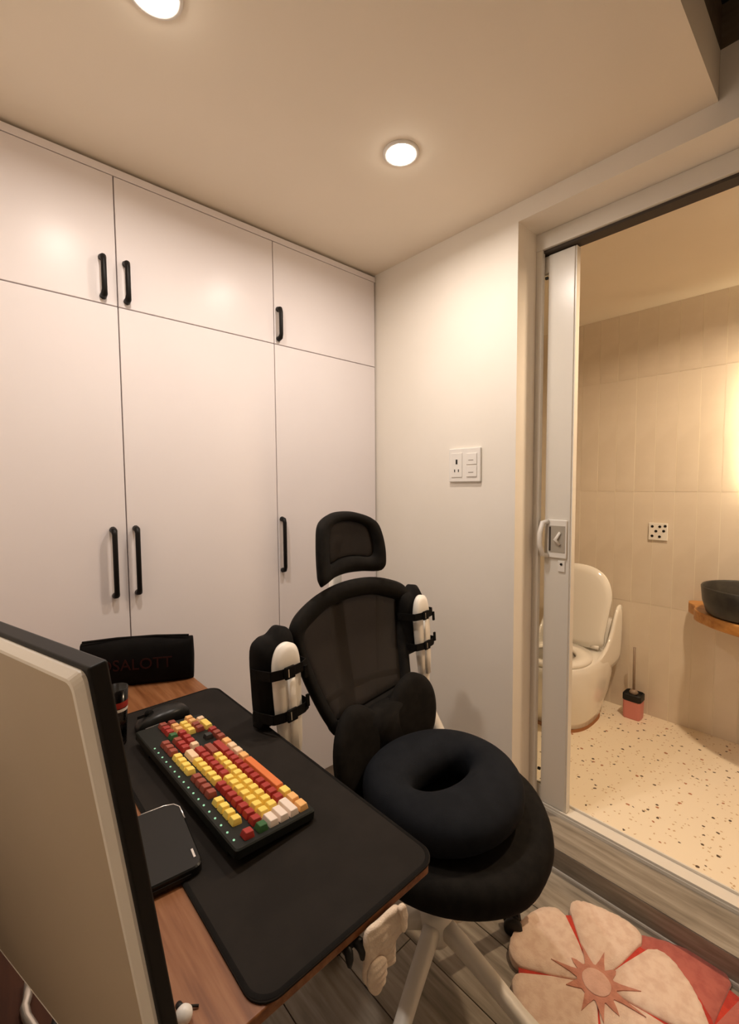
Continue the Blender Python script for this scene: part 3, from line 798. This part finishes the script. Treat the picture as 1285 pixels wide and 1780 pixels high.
loft(b, [[Mm @ Vector((x + cu_, v, z - MH * .62)) for x, z in sell(.07 * s_, .075 * s_, 32, 5)] for s_, v in ((1.0, -.0175), (.97, -.026), (.93, -.028))])
obj('rear_boss', b, 'monitor_back', mo)
neck0 = Mm @ Vector((cu_, -.030, -MH * .62)); 
b = bmesh.new()
tube(b, [neck0 + mnn * .01, neck0 - mnn * .012, neck0 - mnn * .02 + Vector((0, 0, -.05)), Vector((neck0.x, neck0.y, .02)) - mn * .012, Vector((neck0.x, neck0.y, .004)) - mn * .012], [.024, .024, .022, .022, .024], 14)
obj('neck', b, 'monitor_black', mo, smooth=True)
for sgn in (1, -1):
    pass
b = bmesh.new()
cen = Vector((neck0.x, neck0.y, 0)) - mn * .012
lathe(b, [(.03, 0), (.055, .0), (.055, .006), (.03, .010)], (cen.x, cen.y, 0.0), 28); obj('base', b, 'monitor_black', mo, smooth=True)

# metal bracket lying on the desk behind the monitor, black plug beside it
bk = thing('metal_bracket', 'bent steel bracket on the desk behind the monitor at the lower left', 'bracket', (-1.405, -0.965, DZ + .0055))
b = bmesh.new()
pts = [(-.000, .040, 0), (-.004, .016, 0), (-.007, .008, 0), (-.0065, -.004, 0), (-.001, -.026, 0), (.002, -.036, 0)]
tube(b, pts, .0045, 10); obj('rod', b, 'steel', bk, smooth=True)
b = bmesh.new(); tube(b, [(.002, -.036, .0015), (.003, -.040, .0015)], .006, 10); obj('end_cap', b, 'foam_black', bk, smooth=True)
pl = thing('power_adapter', 'black plug block on the desk below the monitor, at the bottom edge', 'adapter', (-1.384, -1.026, DZ + .0005), math.radians(-20))
obj('block', bx(-.016, .020, -.020, .022, 0, .024), 'monitor_black', pl, bevel=0.004)
b = bmesh.new(); tube(b, [(0, .022, .012), (0, .05, .010), (-.02, .10, .005), (-.05, .20, .004)], .003, 8); obj('cable', b, 'foam_black', pl, smooth=True)

eb = thing('earphone', 'small white earphone on the desk at the bottom edge', 'earphone', (-1.291, -1.083, DZ + .0005))
b = bmesh.new(); lathe(b, [(.001, 0), (.006, .002), (.0088, .008), (.0085, .012), (.005, .0165), (.001, .0178)], n=20); obj('bud', b, 'white_plastic', eb, smooth=True)
b = bmesh.new(); tube(b, [(.0, .008, .008), (.0, .016, .006)], [.0042, .0035], 10); obj('stem', b, 'plastic_dark', eb, smooth=True)
b = bmesh.new(); tube(b, [(.0, .015, .006), (.006, .012, .003), (.017, .004, .0016)], .0013, 8); obj('wire', b, 'plastic_dark', eb, smooth=True)

# ================================================================== OFFICE CHAIR (faces the viewer's side of the room, turned a little to the doorway)
CO = Vector((-0.565, -0.83, 0.0)); CR = math.radians(8)
ch = thing('office_chair', 'white framed ergonomic office chair with black mesh back and flipped-up arms', 'chair', CO, CR)
# five star base
hubm = bmesh.new(); lathe(hubm, [(.02, .118), (.036, .122), (.044, .15), (.043, .19), (.034, .205), (.02, .207)], n=28)
obj('base_hub', hubm, 'shell_white', ch, smooth=True)
for k, ang in enumerate((-24, -97, -169, 119, 48)):
    t = math.radians(ang); d = Vector((math.cos(t), math.sin(t), 0)); s_ = Vector((-d.y, d.x, 0))
    b = bmesh.new(); rings = []
    for r, z, hw, hh in ((.030, .168, .022, .024), (.08, .158, .021, .022), (.16, .136, .019, .019), (.24, .110, .018, .016), (.315, .090, .0205, .017), (.338, .086, .018, .015), (.348, .083, .008, .007)):
        rings.append([d * r + s_ * x + Vector((0, 0, z + y)) for x, y in sell(hw, hh, 20, 2.8)])
    loft(b, rings); obj('base_leg', b, 'shell_white', ch, smooth=True)
    ca = bmesh.new(); c0 = d * .283
    ax = (d * math.cos(.9 + k) + s_ * math.sin(.9 + k))
    off = Vector((-ax.y, ax.x, 0)) * .012
    tube(ca, [c0 + Vector((0, 0, .050)), c0 + Vector((0, 0, .078))], .007, 10)
    for sg in (-1, 1):
        w0 = c0 + off + ax * (sg * .008) + Vector((0, 0, .0265)); w1 = c0 + off + ax * (sg * .024) + Vector((0, 0, .0265))
        tube(ca, [w0, w0 + (w1 - w0) * .2, w0 + (w1 - w0) * .8, w1], [.022, .026, .026, .020], 18)
    cyl = c0 + off
    tube(ca, [cyl + Vector((0, 0, .0265)) - ax * .010, cyl + Vector((0, 0, .0265)) + ax * .010], .016, 12)
    tube(ca, [cyl + Vector((0, 0, .03)), c0 + Vector((0, 0, .052))], .012, 10)
    obj('caster', ca, 'plastic_dark', ch, smooth=True)
b = bmesh.new(); tube(b, [(0, 0, .205), (0, 0, .32)], .026, 20); tube(b, [(0, 0, .32), (0, 0, .41)], .016, 16); obj('gas_lift', b, 'plastic_dark', ch, smooth=True)
obj('tilt_mechanism', bx(-.085, .085, -.10, .15, .396, .436), 'plastic_dark', ch, bevel=0.008)
# seat: waterfall front
def seat_map(x, y, z):
    drop = 0.0
    if y < -.10: drop = 0.35 * (y + .10) ** 2 / .16 * .55
    up = .10 * (x / .26) ** 2 * .10
    taper = 1.0 - .10 * max(0, (y + .05) / .24) ** 2 - .27 * max(0, (-y - .05) / .2) ** 2
    return (x * taper, y, z - drop * .6 + up)
b = rounded_slab(.258, .256, .425, .502, .034, e=3.05, n=64, fmap=seat_map, cy=-.022)
obj('seat', b, 'fabric_black', ch, smooth=True)
obj('seat_shell', rounded_slab(.20, .19, .414, .428, .006, e=3.5, n=40), 'plastic_dark', ch, smooth=True)

# backrest: black frame, see-through mesh, white spine behind
def back_map(x, z, d):
    return (x, .222 + (z - .68) * .20 - .55 * x * x + .03 * math.sin((z - .68) / .36 * PI) + d, z)
bo = [(-.150, .662), (0, .655), (.150, .662), (.178, .69), (.204, .76), (.232, .85), (.252, .925), (.247, .962), (.205, .992), (.11, 1.020), (0, 1.029), (-.11, 1.020), (-.205, .992), (-.247, .962), (-.252, .925), (-.232, .85), (-.204, .76), (-.178, .69)]
bi = [(-.132, .690), (0, .684), (.132, .690), (.148, .705), (.170, .765), (.194, .85), (.211, .905), (.203, .930), (.172, .943), (.10, .966), (0, .973), (-.10, .966), (-.172, .943), (-.203, .930), (-.211, .905), (-.194, .85), (-.170, .765), (-.148, .705)]
so_ = [(p.x, p.y) for p in spline([(x, z, 0) for x, z in bo], 90)]; si_ = [(p.x, p.y) for p in spline([(x, z, 0) for x, z in bi], 90)]
br_ = obj('backrest_frame', ring_panel(so_, si_, .034, back_map), 'fabric_black', ch, smooth=True)
obj('backrest_mesh', disc_panel(si_, .002, lambda x, z, d: back_map(x, z, d), rings=8), 'chair_mesh', ch, smooth=True)
# lumbar support: two lobes and a bridge
def lum_map(x, z, d):
    return (x, .168 + (z - .62) * .12 - .45 * (abs(x) - .03) ** 2 - .25 * max(0, abs(x) - .12) ** 1.5 + d, z)
for sg in (-1, 1):
    ol = [(.006, .600), (.040, .555), (.090, .525), (.150, .515), (.200, .545), (.222, .605), (.218, .668), (.188, .715), (.140, .735), (.085, .722), (.040, .690), (.006, .668)]
    o1 = [(p.x * sg, p.y) for p in spline([(x, z, 0) for x, z in ol], 60)]
    lf = obj('lumbar_support', disc_panel(o1, .022, lum_map, rings=7, crown=.010), 'fabric_black', ch, smooth=True)
b = bmesh.new(); loft(b, [[lum_map(x, .633 + z, d) for x, z in sell(.080, .058, 32, 3)] for d in (-.019, .0, .022)]); obj('lumbar_bridge', b, 'fabric_black', ch, smooth=True)
# lower mesh drop between lumbar support and seat
lo_ = [(p.x, p.y) for p in spline([(-.135, .500, 0), (0, .49, 0), (.135, .500, 0), (.155, .54, 0), (.11, .60, 0), (0, .61, 0), (-.11, .60, 0), (-.155, .54, 0)], 48)]
obj('lower_back_mesh', disc_panel(lo_, .010, lambda x, z, d: (x, .185 - .3 * x * x + d, z)), 'mesh_patch', ch, smooth=True)
# white spine
b = bmesh.new(); rings = []
for y, z, hw, hd in ((.12, .395, .035, .014), (.22, .405, .035, .016), (.285, .45, .033, .018), (.300, .55, .030, .018), (.312, .70, .028, .016), (.338, .85, .026, .015), (.352, .96, .024, .014), (.352, 1.04, .020, .012)):
    rings.append([(x, y + v, z) if z > .43 else (x, y, z + v) for x, v in sell(hw, hd, 20, 3)])
loft(b, rings); obj('spine', b, 'shell_white', ch, smooth=True)
for sg in (-1, 1):
    b = bmesh.new(); tube(b, [(sg * .02, .312, .70), (sg * .10, .290, .71), (sg * .165, .245, .715)], [.012, .011, .009], 10); obj('back_bracket', b, 'shell_white', ch, smooth=True)
    b = bmesh.new(); tube(b, [(sg * .01, .352, .97), (sg * .05, .325, .985), (sg * .10, .305, .995)], [.012, .011, .009], 10); obj('back_bracket', b, 'shell_white', ch, smooth=True)
    b = bmesh.new(); tube(b, [(sg * .02, .305, .62), (sg * .06, .235, .63), (sg * .09, .19, .632)], [.010, .010, .009], 8); obj('lumbar_arm', b, 'plastic_dark', ch, smooth=True)
# headrest
def head_map(x, z, d):
    return (x, .318 - 1.9 * x * x + .10 * (z - 1.13) + d, z)
ho = [(-.138, 1.034), (-.06, 1.042), (0, 1.046), (.06, 1.044), (.130, 1.040), (.143, 1.080), (.138, 1.15), (.118, 1.198), (.06, 1.222), (0, 1.228), (-.06, 1.222), (-.118, 1.198), (-.138, 1.15), (-.148, 1.075)]
hi_ = [(-.070, 1.086), (-.03, 1.093), (.01, 1.096), (.05, 1.093), (.092, 1.087), (.106, 1.105), (.104, 1.145), (.088, 1.178), (.05, 1.194), (.01, 1.198), (-.03, 1.194), (-.062, 1.178), (-.074, 1.145), (-.078, 1.105)]
h1 = [(p.x, p.y) for p in spline([(x, z, 0) for x, z in ho], 70)]; h2 = [(p.x, p.y) for p in spline([(x, z, 0) for x, z in hi_], 70)]
obj('headrest_frame', ring_panel(h1, h2, .030, head_map), 'fabric_black', ch, smooth=True)
obj('headrest_mesh', disc_panel(h2, .010, head_map), 'head_mesh', ch, smooth=True)
b = bmesh.new(); tube(b, [(0, .352, 1.02), (0, .356, 1.06), (0, .350, 1.12), (0, .334, 1.14)], [.021, .019, .018, .016], 14, flat=.6); obj('headrest_stem', b, 'shell_white', ch, smooth=True)
# flipped-up armrests with strapped foam pads
for sg, cxa in ((-1, -.308), (1, .258)):
    lean = 0.05
    T = Matrix.Translation((cxa, .205, .742)) @ Matrix.Rotation(math.radians(-4), 4, 'X')
    # white pad carrier, seen from its underside
    ol = [(-.020, -.055), (.024, -.055), (.033, .03), (.037, .12), (.036, .165), (.026, .192), (.004, .203), (-.020, .196), (-.035, .168), (-.038, .12), (-.034, .03)]
    oo = [(p.x, p.y) for p in spline([(x, z, 0) for x, z in ol], 55)]
    arm = obj('armrest', disc_panel(oo, .020, lambda x, z, d: T @ Vector((x, d, z)), crown=.004), 'shell_white', ch, smooth=True)
    b = bmesh.new(); loft(b, [[T @ Vector((x, y, z)) for x, y in sell(.010, .006, 16, 4, 0, -.014)] for z in (-.05, .02, .08, .125)]); obj('slide_rail', b, 'shell_white', arm, smooth=True)
    # foam pad behind
    op = [(-.050, .014), (.048, .014), (.055, .035), (.056, .10), (.054, .19), (.040, .222), (.015, .232), (-.010, .218), (-.035, .214), (-.056, .19), (-.058, .10), (-.056, .035)]
    oq = [(p.x, p.y) for p in spline([(x, z, 0) for x, z in op], 60)]
    pad = obj('foam_pad', disc_panel(oq, .040, lambda x, z, d: T @ Vector((x, .046 + d, z)), crown=.012), 'foam_black', arm, smooth=True)
    for zz, tail in ((.142, -1), (.046, 1)):
        b = bmesh.new()
        sec = [(-.060, .05), (-.060, .03), (-.052, -.010), (-.03, -.0195), (.0, -.0215), (.03, -.0195), (.050, -.010), (.058, .03), (.058, .05)]
        for i in range(len(sec) - 1):
            (xa, ya), (xb, yb) = sec[i], sec[i + 1]
            vv = [T @ Vector(p) for p in ((xa, ya, zz - .011), (xb, yb, zz - .011), (xb, yb, zz + .011), (xa, ya, zz + .011))]
            nv = (vv[1] - vv[0]).cross(vv[3] - vv[0]).normalized() * .002
            q = [b.verts.new(p) for p in vv] + [b.verts.new(p + nv) for p in vv]
            for f in ((0, 1, 2, 3), (7, 6, 5, 4), (0, 4, 5, 1), (1, 5, 6, 2), (2, 6, 7, 3), (3, 7, 4, 0)): b.faces.new([q[j] for j in f])
        sp = obj('strap', b, 'foam_black', arm)
        obj('buckle', box(bmesh.new(), -.024, .004, -.0275, -.021, zz - .014, zz + .014, T), 'foam_black', sp, bevel=0.002)
        obj('buckle_bar', box(bmesh.new(), -.017, -.0145, -.0285, -.0272, zz - .009, zz + .009, T), 'steel', sp)
        b = bmesh.new()
        tz = zz + tail * .020
        box(b, .036, .044, -.024, -.019, zz, tz + tail * .008, T) if tail > 0 else box(b, .036, .044, -.024, -.019, tz + tail * .008, zz, T)
        obj('strap_tail', b, 'foam_black', sp)
    # post down to the seat
    b = bmesh.new()
    p0 = T @ Vector((0, .004, -.05))
    tube(b, [p0 + Vector((0, 0, .03)), p0, (cxa, .205, .64), (cxa - sg * .004, .185, .58), (cxa - sg * .008, .13, .50), (cxa - sg * .012, .10, .42), (cxa - sg * .06, .09, .382), (cxa - sg * .16, .08, .378)], [.022, .024, .024, .022, .022, .020, .017, .015], 16, flat=.75)
    obj('arm_post', b, 'shell_white', ch, smooth=True)

# ring cushion lying on the seat
cu = thing('ring_cushion', 'dark navy ring cushion lying on the chair seat', 'cushion', CO + Vector((-.012, -.028, .5055)), CR - math.radians(10))
b = bmesh.new(); n, m = 72, 28; grid = []
for i in range(n):
    t = 2 * PI * i / n; row_ = []
    ct, s2 = math.cos(t), math.sin(t)
    outr = Vector((.198 * math.copysign(abs(ct) ** .92, ct), .190 * math.copysign(abs(s2) ** .92, s2), 0))
    inn = Vector((.094 * ct, .042 * s2, 0))
    cen = (outr + inn) / 2; half = (outr - inn) / 2
    for j in range(m):
        p = 2 * PI * j / m; cp_, sp_ = math.cos(p), math.sin(p)
        hx = math.copysign(abs(cp_) ** .85, cp_); hz_ = math.copysign(abs(sp_) ** .8, sp_)
        z = .052 + .052 * hz_
        q = cen + half * hx
        z -= .012 * (max(0, -q.y) / .18) ** 2 * (z / .1)
        row_.append(b.verts.new((q.x, q.y, z)))
    grid.append(row_)
for i in range(n):
    for j in range(m):
        b.faces.new((grid[i][j], grid[(i + 1) % n][j], grid[(i + 1) % n][(j + 1) % m], grid[i][(j + 1) % m]))
co_ = obj('cushion_body', b, 'cushion_navy', cu, smooth=True)

# ================================================================== KNITTED CLOTH HANGING UNDER THE DESK EDGE
kn = thing('knitted_cloth', 'bunched cream knitted cloth hanging at the near edge of the desk', 'cloth', (-1.058, -1.1390, 0.735))
def cloth(outl, yb, th, name, f1, amp):
    pts = [(p.x + 1.058, p.y - .735) for p in spline([(x, z, 0) for x, z in outl], 72)]
    def fm(x, z, d):
        rip = amp * math.sin(z * f1 + x * 40) + amp * .6 * math.sin(x * 210 + z * 90)
        return (x, yb + d + (rip if d < 0 else 0), z)
    return obj(name, disc_panel(pts, th, fm, rings=14, crown=.0022), 'knit_cream', kn, smooth=True)
cloth([(-1.087, .742), (-1.061, .7435), (-1.034, .7435), (-1.024, .732), (-1.0235, .716), (-1.027, .702), (-1.036, .699), (-1.0375, .676), (-1.046, .672), (-1.0576, .6745), (-1.063, .668), (-1.072, .664), (-1.083, .667), (-1.091, .684), (-1.0885, .708)], 0.0, .009, 'cloth_body', 560, .0013)
cloth([(-1.034, .744), (-1.024, .7445), (-1.019, .733), (-1.020, .714), (-1.026, .706), (-1.030, .716), (-1.031, .732)], -.006, .006, 'edge_fold', 420, .0006)
cloth([(-1.088, .702), (-1.074, .706), (-1.061, .698), (-1.060, .678), (-1.068, .664), (-1.080, .662), (-1.090, .678)], -.008, .006, 'lower_fold', 700, .0008)
hk_ = thing('black_clip', 'small black clip under the near edge of the desk beside the cream cloth', 'clip', (-1.106, -1.127, DZ - .0160))
b = bmesh.new(); tube(b, [(0, .01, -.003), (-.002, -.004, -.005), (-.004, -.008, -.010), (-.005, -.009, -.016)], [.006, .006, .005, .003], 8); obj('jaw', b, 'plastic_dark', hk_, smooth=True)
b = bmesh.new(); tube(b, [(.012, .01, -.003), (.016, -.004, -.006), (.017, -.008, -.012), (.016, -.009, -.022)], [.006, .007, .006, .003], 8); obj('jaw', b, 'plastic_dark', hk_, smooth=True)
obj('clip_body', bx(-.006, .020, .0, .030, -.010, -.0005), 'plastic_dark', hk_, bevel=0.002)

# ================================================================== FLOWER RUG
rug = thing('flower_rug', 'tufted rug with a cream flower over a mauve and red one, beside the step', 'rug', (-0.287, -1.128, 0.0006))
def petal_outline(c, a0, a1, r0, R, gap, n=36, pw_=5.0, sq=.20, rt=.11):
    """petal between two angles, sides kept clear of the gaps"""
    pts = []
    am = (a0 + a1) / 2; ha = (a1 - a0) / 2
    for k in range(n + 1):
        u = -1 + 2 * k / n
        r = R * (1 - sq * abs(u) ** pw_)
        gg = gap / r
        ang = am + u * (ha - gg)
        pts.append((c[0] + r * math.cos(ang), c[1] + r * math.sin(ang)))
    e1 = a1 - .0012 / rt; e0 = a0 + .0012 / rt
    pts.append((c[0] + rt * math.cos(e1), c[1] + rt * math.sin(e1)))
    pts.append((c[0] + r0 * math.cos(a1), c[1] + r0 * math.sin(a1)))
    pts.append((c[0] + r0 * math.cos(am), c[1] + r0 * math.sin(am)))
    pts.append((c[0] + r0 * math.cos(a0), c[1] + r0 * math.sin(a0)))
    pts.append((c[0] + rt * math.cos(e0), c[1] + rt * math.sin(e0)))
    return pts
def pile(outl, z0, z1, mat, name, parent, edge=.0035, jit=.0015):
    n = len(outl); cx = sum(p[0] for p in outl) / n; cy = sum(p[1] for p in outl) / n
    rnd = random.Random(len(outl) + int(cx * 1000))
    b = bmesh.new(); rings = []
    jj = [(rnd.uniform(-jit, jit), rnd.uniform(-jit, jit)) for _ in outl]
    def ins(p, q, d):
        v = Vector((cx - p[0], cy - p[1])); L_ = v.length
        v = v / L_ if L_ else v
        return (p[0] + q[0] + v.x * d, p[1] + q[1] + v.y * d)
    for d, z in ((.001, z0), (0, z0 + (z1 - z0) * .5), (edge * .35, z0 + (z1 - z0) * .86), (edge, z1)):
        rings.append([(*ins(p, q, d), z) for p, q in zip(outl, jj)])
    for f in (.3, .6, .85):
        rings.append([(p[0] + (cx - p[0]) * f, p[1] + (cy - p[1]) * f, z1 + .0008) for p in outl])
    loft(b, rings)
    return obj(name, b, mat, parent, smooth=True)
# mauve flower underneath
c2 = (0.020, -0.205)
gaps2 = [math.radians(g) for g in (-82, -10, 62, 134, 206)]
def circ(c, r, n=64): return [(c[0] + r * math.cos(2 * PI * k / n), c[1] + r * math.sin(2 * PI * k / n)) for k in range(n)]
pile(circ(c2, .232), 0.0, .0075, 'rug_red', 'red_ground', rug)
for i in range(5):
    g0 = gaps2[i]; g1 = gaps2[(i + 1) % 5] + (2 * PI if i == 4 else 0)
    pile(petal_outline(c2, g0, g1, .03, .275, .013, sq=.10, pw_=7), .0005, .0125, 'rug_mauve', 'mauve_petal', rug)
# cream flower on top
c1 = (0.0, 0.0)
gaps1 = [math.radians(g) for g in (-155, -77, -15, 44, 126)]
pile(circ(c1, .192), .0128, .0165, 'rug_red', 'red_ground', rug)
pile(circ((.022, -.078), .176), .0126, .0150, 'rug_red', 'red_ground', rug)
pile(circ(c1, .190), 0.0, .0132, 'rug_red', 'red_ground', rug)
for i in range(5):
    g0 = gaps1[i]; g1 = gaps1[(i + 1) % 5] + (2 * PI if i == 4 else 0)
    pile(petal_outline(c1, g0, g1, .015, (.24, .242, .242, .219, .222)[i], .0075, pw_=7, sq=.15), .0005, .0230, 'rug_cream', 'cream_petal', rug)
# star shaped stamens and the round centre
b = bmesh.new(); ns = 11; P = []
rnd = random.Random(3)
for k in range(ns):
    a0 = 2 * PI * k / ns + .2 + rnd.uniform(-.08, .08)
    r = .088 + rnd.uniform(-.020, .030)
    for da, rr_ in ((-.24, .046), (-.10, .062), (0, r), (.10, .062), (.24, .046)):
        P.append((rr_ * math.cos(a0 + da), rr_ * math.sin(a0 + da)))
lo1 = [b.verts.new((x, y, .0236)) for x, y in P]; lo2 = [b.verts.new((x, y, .0258)) for x, y in P]
cc = b.verts.new((0, 0, .0268)); c0_ = b.verts.new((0, 0, .0236))
for k in range(len(P)):
    k2 = (k + 1) % len(P)
    b.faces.new((lo1[k], lo1[k2], lo2[k2], lo2[k])); b.faces.new((lo2[k], lo2[k2], cc)); b.faces.new((lo1[k2], lo1[k], c0_))
obj('stamen_star', b, 'rug_rust', rug)
pile(circ(c1, .034, 32), .0255, .0278, 'rug_tan', 'flower_centre', rug, edge=.002, jit=.0005)
